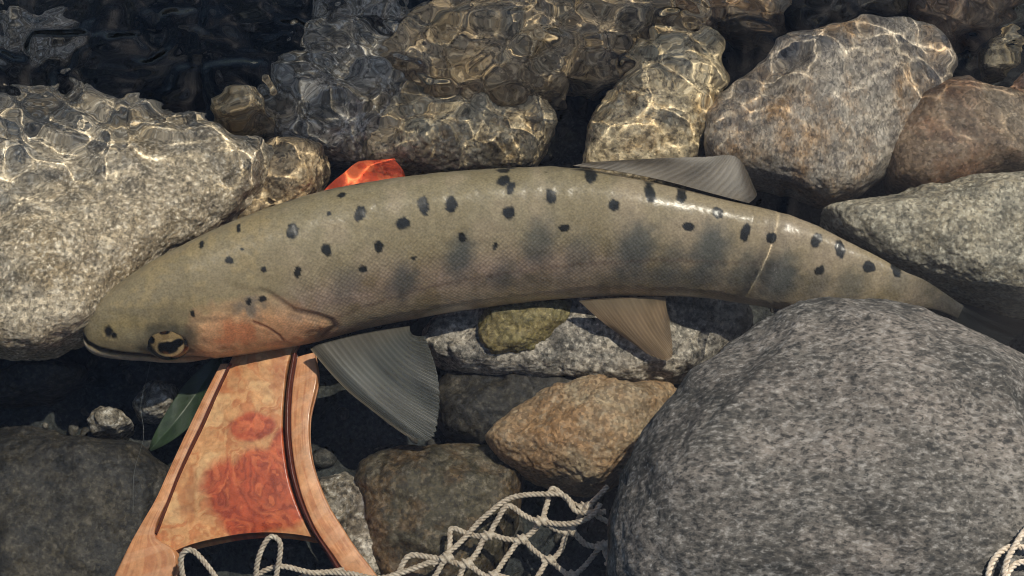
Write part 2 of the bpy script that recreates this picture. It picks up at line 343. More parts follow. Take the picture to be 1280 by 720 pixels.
rock('rock', [(1252, 118), (1275, 92), (1340, 85), (1360, 130), (1300, 150), (1265, 142)], mm(-24), mm(12), M_red, 'small rough reddish rock touching the far edge of the rounded reddish stone', n=40, seed=47, amp=0.0015, Hd=mm(36))
rock('rock', [(865, -40), (960, -40), (1000, 5), (985, 30), (930, 42), (880, 30), (860, 0)], mm(-34), mm(14), M_ochre, 'ochre brown stone touching the far corner of the mauve-grey stone', n=50, seed=53, amp=0.002, Hd=mm(26))
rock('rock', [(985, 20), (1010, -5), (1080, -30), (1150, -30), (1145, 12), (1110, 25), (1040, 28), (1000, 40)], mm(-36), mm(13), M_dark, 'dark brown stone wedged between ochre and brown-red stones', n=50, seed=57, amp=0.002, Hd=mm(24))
rock('rock', [(738, 205), (762, 135), (795, 70), (845, 42), (888, 66), (890, 120), (878, 175), (850, 220), (770, 225)], mm(-24), mm(17), M_tan, 'tan and ochre rock with pale rims directly behind the dorsal fin', n=80, seed=61, grow=1.17, amp=0.0022, freq=50, rough=0.0005, facets=5, Hd=mm(34))
rock('rock', [(690, 40), (730, -10), (800, -40), (860, -20), (868, 20), (830, 48), (790, 75), (760, 100), (715, 90)], mm(-34), mm(17), M_brown, 'mottled brown rock beyond the tan and ochre rock', n=70, seed=67, grow=1.17, amp=0.0022, freq=50, rough=0.0005, facets=5, Hd=mm(24))
rock('rock', [(492, 70), (520, 20), (580, -20), (660, -40), (705, 0), (715, 60), (690, 108), (620, 116), (550, 112)], mm(-28), mm(18), M_brown, 'wide brown rock with pale wavy edges under the ripples', n=80, seed=71, grow=1.17, amp=0.0022, freq=50, rough=0.0005, facets=5, Hd=mm(34))
rock('rock', [(458, 160), (480, 120), (540, 104), (600, 106), (660, 122), (678, 160), (650, 198), (560, 205), (480, 195)], mm(-36), mm(15), M_tan, 'bright tan rock under ripples just behind the back of the fish', n=80, seed=73, grow=1.17, amp=0.0022, freq=50, rough=0.0005, facets=5, Hd=mm(36))
rock('rock', [(262, 262), (292, 215), (330, 178), (370, 165), (404, 178), (412, 205), (398, 240), (340, 275), (290, 300)], mm(-26), mm(13), M_brown, 'dark brown mottled rock wedged between pale speckled rock and the back of the trout', n=70, seed=163, amp=0.0024, freq=60, rough=0.0006, facets=4, Hd=mm(30))
rock('rock', [(345, 160), (348, 100), (395, 52), (450, 36), (505, 52), (518, 105), (480, 150), (450, 190), (390, 185)], mm(-36), mm(17), M_mottle, 'dark grey mottled rock next to the small cream stone under ripples', n=80, seed=79, grow=1.17, amp=0.0022, freq=50, rough=0.0005, facets=5, Hd=mm(28))
rock('stone', [(268, 128), (300, 112), (330, 108), (346, 125), (338, 150), (300, 158), (275, 150)], mm(-22), mm(14), M_tan, 'small cream and orange stone at the rim of the pale speckled rock', n=40, seed=83, amp=0.0014, Hd=mm(40), cat='stone')
rock('rock', [(-30, 25), (20, 5), (80, 12), (112, 45), (80, 78), (0, 88)], mm(-66), mm(14), M_mottle, 'dim grey rock deep in the dark pool above the pale speckled rock', n=50, seed=89, amp=0.0025, Hd=mm(50))
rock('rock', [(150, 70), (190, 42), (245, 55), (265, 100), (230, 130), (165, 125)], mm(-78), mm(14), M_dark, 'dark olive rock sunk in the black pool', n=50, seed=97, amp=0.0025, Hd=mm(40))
rock('rock', [(390, 10), (420, -25), (500, -30), (560, -20), (540, 15), (470, 40), (410, 35)], mm(-62), mm(14), M_mottle, 'grey rippled rock on the far side of the black pool', n=50, seed=101, amp=0.0025, Hd=mm(40))
rock('rock', [(515, 425), (540, 395), (620, 365), (740, 350), (860, 355), (940, 378), (935, 430), (870, 468), (760, 478), (640, 470), (550, 455)], mm(-42), mm(16), M_belly,
     'white and grey mottled rock below the belly of the fish', n=90, seed=103, amp=0.0024, freq=60, rough=0.0006, facets=5, Hd=mm(22))
rock('stone', [(590, 425), (598, 390), (650, 370), (714, 376), (708, 405), (662, 432), (615, 442)], mm(-30), mm(8), M_moss, 'ochre and moss-green stone tucked against the belly of the fish', n=50, seed=107, amp=0.0016, freq=70, Hd=mm(16), cat='stone')
rock('stone', [(600, 550), (640, 512), (690, 484), (740, 476), (800, 481), (846, 477), (852, 492), (833, 532), (803, 577), (764, 606), (722, 614), (662, 592), (620, 572)], mm(-34), mm(18), M_ochre,
     'pitted ochre tan stone leaning against the speckled boulder', n=100, seed=109, amp=0.0014, freq=50, rough=0.0006, facets=3, Hd=mm(26), cat='stone')
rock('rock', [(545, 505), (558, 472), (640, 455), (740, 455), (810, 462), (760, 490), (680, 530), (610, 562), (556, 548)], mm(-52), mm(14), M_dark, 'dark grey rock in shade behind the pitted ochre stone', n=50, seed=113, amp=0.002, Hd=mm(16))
rock('rock', [(440, 605), (450, 572), (500, 557), (560, 558), (625, 562), (655, 592), (650, 650), (610, 710), (560, 760), (490, 760), (455, 690)], mm(-44), mm(17), M_olive,
     'dark olive-brown rock with white patches under the net cords', n=90, seed=127, amp=0.002, freq=50, rough=0.0004, facets=4, Hd=mm(22))
rock('rock', [(398, 600), (430, 580), (458, 600), (478, 640), (500, 710), (470, 750), (430, 720), (405, 650)], mm(-48), mm(14), M_mottle, 'grey mottled rock beside the curved wooden arm of the net', n=60, seed=131, amp=0.002, Hd=mm(20))
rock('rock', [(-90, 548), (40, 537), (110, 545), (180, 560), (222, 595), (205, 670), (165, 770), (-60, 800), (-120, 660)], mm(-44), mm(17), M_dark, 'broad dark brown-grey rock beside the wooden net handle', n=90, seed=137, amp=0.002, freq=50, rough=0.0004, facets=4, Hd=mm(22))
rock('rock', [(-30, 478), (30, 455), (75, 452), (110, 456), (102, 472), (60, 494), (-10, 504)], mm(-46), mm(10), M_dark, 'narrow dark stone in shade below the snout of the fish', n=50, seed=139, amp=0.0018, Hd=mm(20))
rock('stone', [(168, 505), (190, 482), (218, 484), (226, 505), (205, 522), (178, 522)], mm(-48), mm(9), M_mottle, 'small white-flecked stone beside the green leaf', n=36, seed=149, amp=0.0016, Hd=mm(18), cat='stone')
rock('stone', [(108, 528), (130, 508), (160, 512), (172, 530), (150, 546), (118, 545)], mm(-47), mm(9), M_mottle, 'small white-flecked stone at the edge of the broad dark rock', n=36, seed=151, amp=0.0016, Hd=mm(18), cat='stone')

# gravel on the bed
def build_gravel():
    rng = np.random.default_rng(5); d, f = cube_sphere(4); V = []; F = []; k = 0
    for i in range(2400):
        x, y = rng.uniform(-0.26, 0.26), rng.uniform(-0.2, 0.24)
        r = rng.uniform(0.0008, 0.0028)*(1+1.2*(rng.random() < 0.12))
        s = r*rng.uniform(0.6, 1.3, 3); a = rng.uniform(0, 6.28)
        v = d*s*(1+0.25*rng.normal(size=(1, 3))); v = v*(1+0.12*vnoise(d*2+i, 3))[:, None]
        v = np.stack([v[:, 0]*math.cos(a)-v[:, 1]*math.sin(a), v[:, 0]*math.sin(a)+v[:, 1]*math.cos(a), v[:, 2]*0.7], 1)
        deep = math.exp(-(((x+0.12)/0.09)**2+((y-0.11)/0.05)**2))
        z = float(-0.062+0.006*fbm(np.array([[x, y, 0]])*35, 4, 3)[0]-0.07*deep)
        V.append(v+np.array([x, y, z+s[2]*0.2])); F.append(f+k); k += len(d)
    o = mesh_np('gravel', np.vstack(V), np.vstack(F), rock_mat('gravel_grit', (0.03, 0.032, 0.03), (0.08, 0.07, 0.055), (0.015, 0.016, 0.017), (0.2, 0.19, 0.16), f_big=90, f_mid=200, f_fine=500, a_dark=0.5, a_light=0.4), loc=(0, 0, -0.07))
    tag(o, 'dark fine gravel strewn over the stream bed', 'gravel', kind='stuff')
build_gravel()

# ------------------------------------------------------------------ the fish
ST = [((104, 407), (104, 417), 42), ((107, 396), (107, 432), 42), ((122, 374), (119, 443), 42), ((148, 352), (150, 451), 42), ((190, 323), (200, 455), 41), ((240, 296), (262, 453), 40),
      ((292, 271), (322, 446), 39), ((345, 250), (380, 437), 38), ((400, 233), (432, 425), 37), ((460, 221), (484, 412), 36), ((530, 211), (546, 401), 35), ((600, 205), (610, 391), 34),
      ((670, 202), (674, 383), 33), ((730, 205), (728, 378), 32), ((790, 217), (782, 376), 31), ((850, 231), (836, 375), 30), ((905, 245), (886, 378), 29), ((960, 258), (935, 385), 27),
      ((1010, 274), (982, 391), 25), ((1055, 297), (1030, 393), 22), ((1095, 318), (1075, 389), 19), ((1128, 337), (1112, 384), 16), ((1155, 349), (1142, 385), 14), ((1180, 365), (1170, 388), 12), ((1206, 382), (1198, 398), 10)]
NS, NT = 800, 224
# height of the body axis along the fish, metres (nose to tail): head on the net handle, back at the surface, tail sinking into the gap
FZ = np.interp(np.linspace(0, 24, NS), [0, 3, 6, 9, 12, 15, 18, 21, 24], [-0.0060, -0.0055, -0.0040, -0.0024, -0.0014, -0.0016, 0.0000, 0.002, -0.009])
_k = np.hanning(81); _k /= _k.sum(); FZ = np.convolve(np.pad(FZ, 40, 'edge'), _k, 'valid')
_ctl = np.array([[t[0], t[1], b[0], b[1], ph] for t, b, ph in ST], float)
_c = spline(_ctl, NS)
Tp, Bp, PHI = _c[:, 0:2], _c[:, 2:4], np.radians(_c[:, 4])
Mp = (Tp+Bp)/2; Vp = (Tp-Bp)/2; EX = np.linalg.norm(Vp, axis=1)*S
SN = np.linspace(0, 24, NS)
RB = np.interp(SN, [0, 2, 5, 9, 14, 19, 24], [0.80, 0.72, 0.66, 0.62, 0.58, 0.46, 0.26])      # thickness / depth
FA = EX/np.sqrt(np.cos(PHI)**2+RB**2*np.sin(PHI)**2)
vh = Vp/np.linalg.norm(Vp, axis=1, keepdims=True)
E1 = vh[:, :1]*RV-vh[:, 1:]*UV
DD = np.cos(PHI)[:, None]*E1+np.sin(PHI)[:, None]*TV
LL = -np.sin(PHI)[:, None]*E1+np.cos(PHI)[:, None]*TV
FZ = np.minimum(FZ, ZW-0.0024-0.0055*sstep(880, 985, Mp[:, 0])-np.sqrt((FA*DD[:, 2])**2+(FA*RB*LL[:, 2])**2))
FM = P(Mp[:, 0], Mp[:, 1], FZ)
TH = np.linspace(-math.pi, math.pi, NT, endpoint=False)          # 0 dorsal ridge, + the flank in view
ct, st = np.cos(TH), np.sin(TH)
sec = FA[:, None, None]*(ct[None, :, None]*DD[:, None, :]+(RB[:, None]*st[None, :])[..., None]*LL[:, None, :])
nrm = (ct[None, :]*RB[:, None])[..., None]*DD[:, None, :]+st[None, :, None]*LL[:, None, :]
nrm /= np.linalg.norm(nrm, axis=-1, keepdims=True)
# picture position of every point of the flank in view; the hidden flank takes its mirror image
ast = np.abs(st)
IX = Mp[:, 0][:, None]+(FA[:, None]/S)*(ct[None]*np.cos(PHI)[:, None]-RB[:, None]*ast[None]*np.sin(PHI)[:, None])*vh[:, :1]
IY = Mp[:, 1][:, None]+(FA[:, None]/S)*(ct[None]*np.cos(PHI)[:, None]-RB[:, None]*ast[None]*np.sin(PHI)[:, None])*vh[:, 1:]
def inpoly(x, y, pts):
    r = np.zeros(x.shape, bool); n = len(pts)
    for i in range(n):
        (ax, ay), (bx, by) = pts[i], pts[(i+1) % n]
        r ^= ((ay > y) != (by > y)) & (x < (bx-ax)*(y-ay)/((by-ay) or 1e-9)+ax)
    return r
FACE = np.maximum(ast, 0)[None]+0*IX
flank = (np.cos(TH)[None]+0*IX)                                   # 1 back .. -1 belly
pn = np.stack([IX.ravel()/1280*60, IY.ravel()/720*34, np.zeros(IX.size)], 1)
n1 = fbm(pn*0.6, 4, 201).reshape(IX.shape); n2 = fbm(pn*2.2, 4, 211).reshape(IX.shape); n3 = fbm(pn*6.0, 2, 221).reshape(IX.shape)
def C(*c): return np.array(srgb(*c))
def lay(col, m, c): return col*(1-m[..., None])+c*m[..., None]
# --- colours
f_ = np.clip((IX-105)/1070, 0, 1)
vfrac = np.clip((IY-Mp[:, 1][:, None])/(EX/S)[:, None], -1, 1)      # -1 upper outline .. +1 lower outline in view
col = np.ones(IX.shape+(3,))*C(138, 130, 108)
col = lay(col, sstep(-0.1, -0.9, vfrac)*0.55, C(120, 114, 92))
col = lay(col, sstep(0.0, 0.4, vfrac)*sstep(0.05, 0.3, f_)*(1-sstep(0.5, 0.8, f_))*0.75, C(158, 140, 128))     # pinkish flank
col = lay(col, sstep(0.45, 0.95, vfrac)*0.8, C(186, 172, 140))
col = lay(col, sstep(0.5, 0.85, f_)*0.75, C(148, 136, 116))
col = lay(col, sstep(0.1, 0.55, n1)*0.3, C(122, 112, 84))
col = lay(col, sstep(0.25, 0.75, fbm(pn*1.1+9, 4, 231).reshape(IX.shape))*0.35*sstep(-0.2, 0.4, vfrac), C(112, 100, 66))
col = lay(col, sstep(-0.05, 0.8, -n1)*0.3, C(160, 146, 128))
# parr marks, and the bluish shadow zone painted on the rear flank
for (x, y, rx, ry, a) in ((436, 352, 20, 26, .35), (506, 350, 21, 30, .55), (576, 318, 20, 34, .6), (628, 340, 18, 24, .4), (672, 300, 22, 38, .5), (722, 318, 18, 34, .35), (790, 310, 28, 42, .62), (836, 330, 20, 34, .4),
                          (884, 312, 27, 42, .62), (930, 336, 20, 32, .45), (972, 345, 27, 36, .65), (1018, 356, 18, 26, .35), (1062, 356, 24, 26, .4), (1120, 352, 18, 20, .25), (840, 348, 120, 16, .35), (650, 350, 70, 13, .3)):
    r = np.hypot((IX-x+0.18*(IY-y))/rx, (IY-y)/ry)+0.12*n2
    col = lay(col, sstep(1.35, 0.35, r)*min(a*1.3, 0.85), C(72, 80, 82))
# lateral line
LAT = [(418, 398), (470, 378), (520, 362), (580, 348), (640, 338), (720, 328), (820, 322), (920, 325), (1010, 333), (1090, 343), (1150, 358)]
ll = segdist(IX, IY, LAT)
col = lay(col, sstep(3.0, 0.8, ll+1.5*n3)*0.35*(1-sstep(0.7, 0.9, f_)), C(84, 66, 60))
# head
hd = 1-sstep(0, 1, (IX-(338+0.10*(IY-330)+14*np.sin((IY-250)/38.0)))/34.0)
col = lay(col, hd*0.7, C(134, 124, 98)); col = lay(col, hd*sstep(0.2, -0.6, vfrac)*0.4, C(116, 110, 92)); col = lay(col, hd*sstep(0.1, 0.6, n1+0.6*n2)*0.22, C(150, 132, 90)); col = lay(col, sstep(14, 2, np.abs(np.hypot((IX-210)*0.55, IY-455)-72)+4*n2)*hd*0.3, C(92, 90, 80))
CHEEK = [(252, 392), (285, 380), (330, 376), (370, 382), (415, 400), (418, 412), (395, 430), (330, 442), (255, 450), (205, 452), (232, 440), (250, 420)]
chk = inpoly(IX, IY, CHEEK)
cd = segdist(IX, IY, CHEEK+CHEEK[:1]); cm = np.where(chk, 0.4+0.6*sstep(0, 18, cd+6*n2), sstep(20, 0, cd+7*n2)*0.4)
col = lay(col, cm*0.85, C(202, 156, 118)); col = lay(col, cm*sstep(22, 4, np.hypot(IX-300, (IY-412)*1.6)*0.6+10*n2)*0.6, C(198, 118, 78))
col = lay(col, sstep(24, 6, np.hypot((IX-322), (IY-378)*1.2)+8*n2)*0.7, C(104, 104, 100))          # grey patch above the cheek
col = lay(col, sstep(36, 10, np.hypot((IX-160)*0.7, (IY-405)*1.3)+8*n2)*0.4, C(140, 126, 84))
col = lay(col, sstep(40, 20, np.hypot((IX-217)*0.8, (IY-421)*1.35)+4*n2)*0.8, C(60, 60, 54))       # dark socket
col = lay(col, sstep(20, 4, np.hypot((IX-172)*0.6, (IY-418)))*0.5, C(150, 142, 118))
nost = np.hypot((IX-141)/5.5, (IY-412)/8.0); nost2 = np.hypot((IX-147)/4.0, (IY-417)/5.0)
col = lay(col, sstep(1.5, 0.6, np.minimum(nost, nost2)+0.2*n3), C(34, 34, 34))
# gill cover edges, mouth
GILL = [(300, 352), (340, 358), (372, 384), (400, 392), (416, 400), (420, 410), (404, 424)]
gl = segdist(IX, IY, GILL)
col = lay(col, sstep(4.5, 0.5, gl)*np.where(IX > 370, 0.65, 0.2), C(70, 56, 50))
PRE = [(322, 396), (338, 404), (352, 416), (356, 424)]; pg = segdist(IX, IY, PRE); col = lay(col, sstep(2.5, 0.4, pg)*0.8, C(96, 52, 42))
MOUTH = [(104, 416), (112, 427), (128, 436), (155, 442), (195, 446), (232, 446.5), (262, 450)]
mo = segdist(IX, IY, MOUTH)
col = lay(col, sstep(4.2, 1.6, mo)*0.95*(1-0.5*sstep(190, 262, IX)), C(36, 30, 27))
jaw = sstep(0, 3, (IY-np.interp(IX, [m[0] for m in MOUTH], [m[1] for m in MOUTH])-3.5))*sstep(280, 240, IX)
col = lay(col, jaw*0.8, C(176, 166, 150))
col = lay(col, sstep(1105, 1192, IX+10*n2)*0.92, C(52, 53, 52))  # tail end darkened: shade of the gap painted into the skin
# spots
SPOTS = [(371, 280, 9.5), (294, 317, 6), (413, 304, 8), (378, 333, 6.5), (337, 329, 4), (335, 367, 4.5), (454, 259, 9.5), (477, 301, 7.5), (507, 271, 9), (458, 331, 5.5), (531, 249, 10), (566, 247, 10),
         (520, 316, 3.5), (579, 291, 6), (620, 302, 4.5), (636, 259, 8.5), (630, 218, 7.5), (638, 228, 7), (688, 238, 8.5), (704, 279, 6), (765, 250, 8), (811, 237, 10), (849, 239, 8), (857, 278, 7), (894, 261, 8),
         (928, 286, 9), (961, 293, 8), (952, 247, 7), (1017, 295, 9), (1047, 308, 9), (1021, 335, 7), (1084, 331, 8.5), (1119, 336, 9), (738, 212, 9), (430, 234, 6), (304, 279, 4), (258, 298, 4), (416, 258, 3), (310, 303, 2.5), (318, 370, 4), (248, 385, 4), (680, 202, 7)]
sd = np.full(IX.shape, 9.0)
for i, (x, y, r) in enumerate(SPOTS):
    a = 0.3*math.sin(i*2.3); e = 1+0.22*math.sin(i*1.7)
    dx, dy = (IX-x)*math.cos(a)+(IY-y)*math.sin(a), -(IX-x)*math.sin(a)+(IY-y)*math.cos(a)
    sd = np.minimum(sd, np.hypot(dx/(r*e*0.92), dy/(r/e*1.1)))
sp = sstep(1.06, 0.80, sd+0.13*n3+0.08*n2)
col = lay(col, sp*0.96, C(24, 29, 33))
col = np.clip(col*np.array([1.32, 1.275, 1.235])*(1+0.10*n3[..., None]+0.07*n2[..., None]), 0, 0.8)
# --- relief
rel = np.zeros(IX.shape)
rel -= 0.00055*sstep(4.5, 0.5, mo)
rel += 0.0005*sstep(0, 5, IY-np.interp(IX, [m[0] for m in MOUTH], [m[1] for m in MOUTH])-3.0)*sstep(275, 235, IX)*sstep(-0.2, 0.5, vfrac)
rel -= 0.0004*sstep(6, 0.5, gl)*np.where(IX > 330, 1, 0.3)
rel += 0.0007*cm*sstep(2, 12, gl)
rel -= 0.00025*sstep(2.6, 0.3, pg)
rel += 0.0006*sstep(38, 14, np.hypot((IX-215)*0.8, (IY-424)*1.5))-0.0012*sstep(22, 12, np.hypot((IX-215)*0.8, (IY-424)*1.5))
rel -= 0.0006*sstep(1.4, 0.4, np.minimum(nost, nost2))
rel += 0.00006*n2
capf = sstep(0, 6, np.arange(NS))[:, None]
pos = FM[:, None, :]+sec+nrm*(rel*capf)[..., None]
ARC = np.concatenate([[0], np.cumsum(np.linalg.norm(np.diff(FM, axis=0), axis=1))])
UVS = np.stack([np.repeat(ARC[:, None], NT, 1), np.abs(TH)[None]*FA[:, None]*0.82], -1)
scale_mask = (1-hd)*sstep(340, 400, IX)*(1-0.75*sstep(0.25, -0.35, vfrac))*(1-0.6*sstep(0.62, 0.85, f_))*(1-sp)

def skin_mat():
    m, nt, b = new_mat('trout_skin'); L = nt.links.new
    at = N(nt, 'ShaderNodeAttribute', attribute_name='paint'); uv = N(nt, 'ShaderNodeAttribute', attribute_name='skinuv'); sk = N(nt, 'ShaderNodeAttribute', attribute_name='scales')
    mp = N(nt, 'ShaderNodeMapping'); mp.inputs['Rotation'].default_value = (0, 0, 0.785); mp.inputs['Scale'].default_value = (1000, 1150, 1)
    L(uv.outputs['Vector'], mp.inputs['Vector'])
    vo = N(nt, 'ShaderNodeTexVoronoi', i_Scale=0.86, i_Randomness=0.22); vo.voronoi_dimensions = '2D'; L(mp.outputs[0], vo.inputs['Vector'])
    sc0 = ramp(nt, vo.outputs['Distance'], [(0.15, (1.12, 1.11, 1.1)), (0.62, (0.62, 0.62, 0.63))])
    cm_ = N(nt, 'ShaderNodeMath', operation='MULTIPLY', i_1=0.75); L(sk.outputs['Fac'], cm_.inputs[0])
    tint = mixc(nt, cm_.outputs[0], (1, 1, 1), sc0)
    tc = N(nt, 'ShaderNodeTexCoord'); nz = N(nt, 'ShaderNodeTexNoise', i_Scale=1500/K, i_Detail=3.0); L(tc.outputs['Object'], nz.inputs['Vector'])
    c = mixc(nt, 1.0, at.outputs['Color'], tint, 'MULTIPLY')
    c = mixc(nt, 1.0, c, ramp(nt, nz.outputs[0], [(0.3, (0.8,)*3), (0.7, (1.2,)*3)]), 'MULTIPLY')
    L(c, b.inputs['Base Color'])
    b.inputs['Roughness'].default_value = 0.28; b.inputs['Specular IOR Level'].default_value = 0.38
    b.inputs['Coat Weight'].default_value = 0.0; b.inputs['Coat Roughness'].default_value = 0.15
    hm = N(nt, 'ShaderNodeMath', operation='MULTIPLY'); L(vo.outputs['Distance'], hm.inputs[0]); L(sk.outputs['Fac'], hm.inputs[1])
    b1 = N(nt, 'ShaderNodeBump', i_Strength=0.22, i_Distance=0.0003*K, invert=True); L(hm.outputs[0], b1.inputs['Height'])
    b2 = N(nt, 'ShaderNodeBump', i_Strength=0.07, i_Distance=0.0003*K); L(nz.outputs[0], b2.inputs['Height']); L(b1.outputs[0], b2.inputs['Normal'])
    L(b2.outputs[0], b.inputs['Normal'])
    return m
v = pos.reshape(-1, 3); f = grid_faces(NS, NT, True)
caps = []
v = np.vstack([v, pos[0].mean(0)[None], pos[-1].mean(0)[None]])
j = np.arange(NT); k0, k1 = NS*NT, NS*NT+1
f = np.vstack([f, np.stack([np.full(NT, k0), (j+1) % NT, j, j], 1)[:, [0, 1, 2, 2]][:, :4]]) if False else f
tri = np.vstack([np.stack([np.full(NT, k0), (j+1) % NT, j], 1), np.stack([np.full(NT, k1), (NS-1)*NT+j, (NS-1)*NT+(j+1) % NT], 1)])
f = np.vstack([np.vstack([f[:, [0, 1, 2]], f[:, [0, 2, 3]]]), tri])[:, ::-1]
z2 = lambda a: np.vstack([a.reshape(-1, a.shape[-1]), a[0].mean(0)[None], a[-1].mean(0)[None]])
fish = empty('trout', (0.0, 0.0, -0.02))
tag(fish, 'olive spotted trout with orange cheeks lying over the wooden net handle', 'fish')
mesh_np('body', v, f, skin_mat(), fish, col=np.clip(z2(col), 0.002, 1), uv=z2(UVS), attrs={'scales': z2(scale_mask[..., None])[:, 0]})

# eye: flattened ball set in the socket, brassy iris with dark blots and an oblong pupil
def fish_at(px, py):
    d = np.hypot(IX-px, IY-py)+np.where(st[None] < 0, 1e6, 0); i = np.unravel_index(d.argmin(), d.shape); return i
def build_eye():
    i, j = fish_at(215, 422); c = pos[i, j]; n = nrm[i, j]*0.62+TV*0.38; n /= np.linalg.norm(n)
    a = np.cross(n, TV); a = (pos[i+10, j]-pos[i-10, j]); a -= n*(a@n); a /= np.linalg.norm(a); bb = np.cross(n, a)
    if bb@UV < 0: bb = -bb
    d, f = cube_sphere(44)
    R1, R2, R3 = 31*S, 36*S, 0.0042
    vv = c-n*0.0020+(d[:, :1]*R1*a+d[:, 1:2]*R2*bb+d[:, 2:3]*R3*n)
    x, y = d[:, 0], d[:, 1]
    nz = fbm(d*4, 3, 77)
    col = np.ones((len(d), 3))*C(150, 128, 90)
    col = lay(col, sstep(-0.1, 0.4, nz)*0.6, C(120, 98, 66))
    r = np.hypot(x, y)
    col = lay(col, sstep(0.54, 0.70, r), C(20, 20, 19))
    def blot(cx, cy, rx, ry): return sstep(1.15, 0.85, np.hypot((x-cx)/rx, (y-cy)/ry)+0.12*nz)
    col = lay(col, sstep(1.75, 1.55, np.hypot((x-0.05)/0.34, (y+0.28)/0.24)), C(182, 158, 116))
    for q in ((-0.02, -0.24, 0.44, 0.30), (0.36, -0.12, 0.28, 0.18), (-0.58, 0.16, 0.14, 0.17), (0.02, 0.46, 0.26, 0.16)): col = lay(col, blot(*q), C(8, 8, 10))
    o = mesh_np('eye', vv, f, attr_mat('trout_eye', rough=0.08, spec=0.6, noise=0.3, nscale=2500, bump=0.03, coat=0.6), fish, col=col)
    o['label'] = 'brassy eye with an oblong black pupil and dark blots'
build_eye()

def fin_mat(name, c, alpha=0.15, trans=0.35):
    m, nt, b = new_mat(name); L = nt.links.new
    at = N(nt, 'ShaderNodeAttribute', attribute_name='paint')
    L(at.outputs['Color'], b.inputs['Base Color']); b.inputs['Roughness'].default_value = 0.4
    tr = N(nt, 'ShaderNodeBsdfTranslucent'); L(at.outputs['Color'], tr.inputs['Color'])
    tp = N(nt, 'ShaderNodeBsdfTransparent')
    m1 = N(nt, 'ShaderNodeMixShader', i_0=trans); L(b.outputs[0], m1.inputs[1]); L(tr.outputs[0], m1.inputs[2])
    al = N(nt, 'ShaderNodeAttribute', attribute_name='thin')
    m2 = N(nt, 'ShaderNodeMixShader'); L(al.outputs['Fac'], m2.inputs[0]); L(m1.outputs[0], m2.inputs[1]); L(tp.outputs[0], m2.inputs[2])
    L(m2.outputs[0], nt.nodes['Material Output'].inputs['Surface'])
    return m
def fin(name, base, tip, c_ray, c_web, c_base, zb, zt, rays, label, thick=0.0005, nu=260, nv=90, mid=None, alpha=0.25, wob=0.0007, seed=1, c_edge=None):
    """a fin: rays run from the base line to the tip line, web between them, ragged rim; base/tip are picture curves with heights"""
    b = spline(base, nu); t = spline(tip, nu)
    u = np.linspace(0, 1, nu)[:, None]; w = np.linspace(0, 1, nv)[None, :]
    px = b[:, :1]*(1-w)+t[:, :1]*w; py = b[:, 1:2]*(1-w)+t[:, 1:2]*w
    if mid is not None:
        bow = np.sin(w*math.pi)*(1-abs(2*u-1)*0.3); px = px+mid[0]*bow; py = py+mid[1]*bow
    zb_ = np.interp(u[:, 0], np.linspace(0, 1, len(zb)), zb)[:, None]; zt_ = np.interp(u[:, 0], np.linspace(0, 1, len(zt)), zt)[:, None]
    z = zb_*(1-w)+zt_*w+wob*np.sin(u*9+w*3+seed)*w+wob*0.3*np.sin(u*17+seed*2)*w
    split = 1+1.0*sstep(0.45, 0.7, w)
    ph = u*rays+0.05*np.sin(w*12)
    ray = 0.5+0.5*np.cos(ph*2*math.pi); ray = ray**1.5
    fork = 0.5+0.5*np.cos(ph*4*math.pi); fork = fork**2
    ray = ray*(1-sstep(0.5, 0.85, w))+(0.7*fork)*sstep(0.5, 0.85, w)
    rag = 1-0.005*(np.sin(u*rays*2*math.pi)*0.6+np.sin(u*rays*5.3+1))*sstep(0.9, 1.0, w)
    px = b[:, :1]+(px-b[:, :1])*rag; py = b[:, 1:2]+(py-b[:, 1:2])*rag
    p = P(px, py, z)
    n = np.cross(np.gradient(p, axis=0), np.gradient(p, axis=1)); n /= np.linalg.norm(n, axis=-1, keepdims=True)+1e-12
    th = thick*(0.88+0.12*ray)*(1-0.65*w)
    top, bot = p+n*th[..., None]/2, p-n*th[..., None]/2
    pn = np.stack([np.broadcast_to(u, px.shape).ravel()*rays*0.6, np.broadcast_to(w, px.shape).ravel()*2.5, np.zeros(px.size)], 1)
    nz = fbm(pn, 3, seed).reshape(px.shape)
    col = np.ones(px.shape+(3,))*C(*c_web); col = lay(col, ray*(0.55+0.25*w), C(*c_ray)); col = lay(col, (1-sstep(0.0, 0.35, w))*0.8+0*u, C(*c_base)); col = col*(1+0.22*nz[..., None])
    if c_edge is not None: col = lay(col, sstep(0.1, 0.0, u)*0.8+0*w, C(*c_edge))
    thin = alpha*(0.3+0.7*sstep(0.1, 0.9, w))*(1-0.6*ray)
    V = np.vstack([top.reshape(-1, 3), bot.reshape(-1, 3)]); q = grid_faces(nu, nv); nq = nu*nv
    ring = np.concatenate([np.arange(nv), np.arange(1, nu)*nv+nv-1, (nu-1)*nv+np.arange(nv-2, -1, -1), np.arange(nu-2, 0, -1)*nv])
    r2 = np.roll(ring, -1); side = np.stack([ring, r2, r2+nq, ring+nq], 1)
    o = mesh_np(name, V, np.vstack([q, q[:, ::-1]+nq, side]), fin_mat(name+'_web', None), fish, col=np.vstack([col.reshape(-1, 3)]*2), attrs={'thin': np.concatenate([thin.ravel()]*2)})
    o['label'] = label
    return o
fin('dorsal_fin', [(716, 207), (770, 214), (830, 226), (890, 242), (936, 254)], [(735, 203), (800, 199), (880, 196), (922, 197), (945, 240)], (124, 113, 98), (104, 95, 82), (118, 107, 90),
    [.0160, .0160, .0150, .0135, .0120], [.0160, .0166, .0160, .0150, .0135], 24, 'grey dorsal fin folded over the far side of the back', mid=(6, -1), alpha=0.15, seed=2, wob=0.0004)
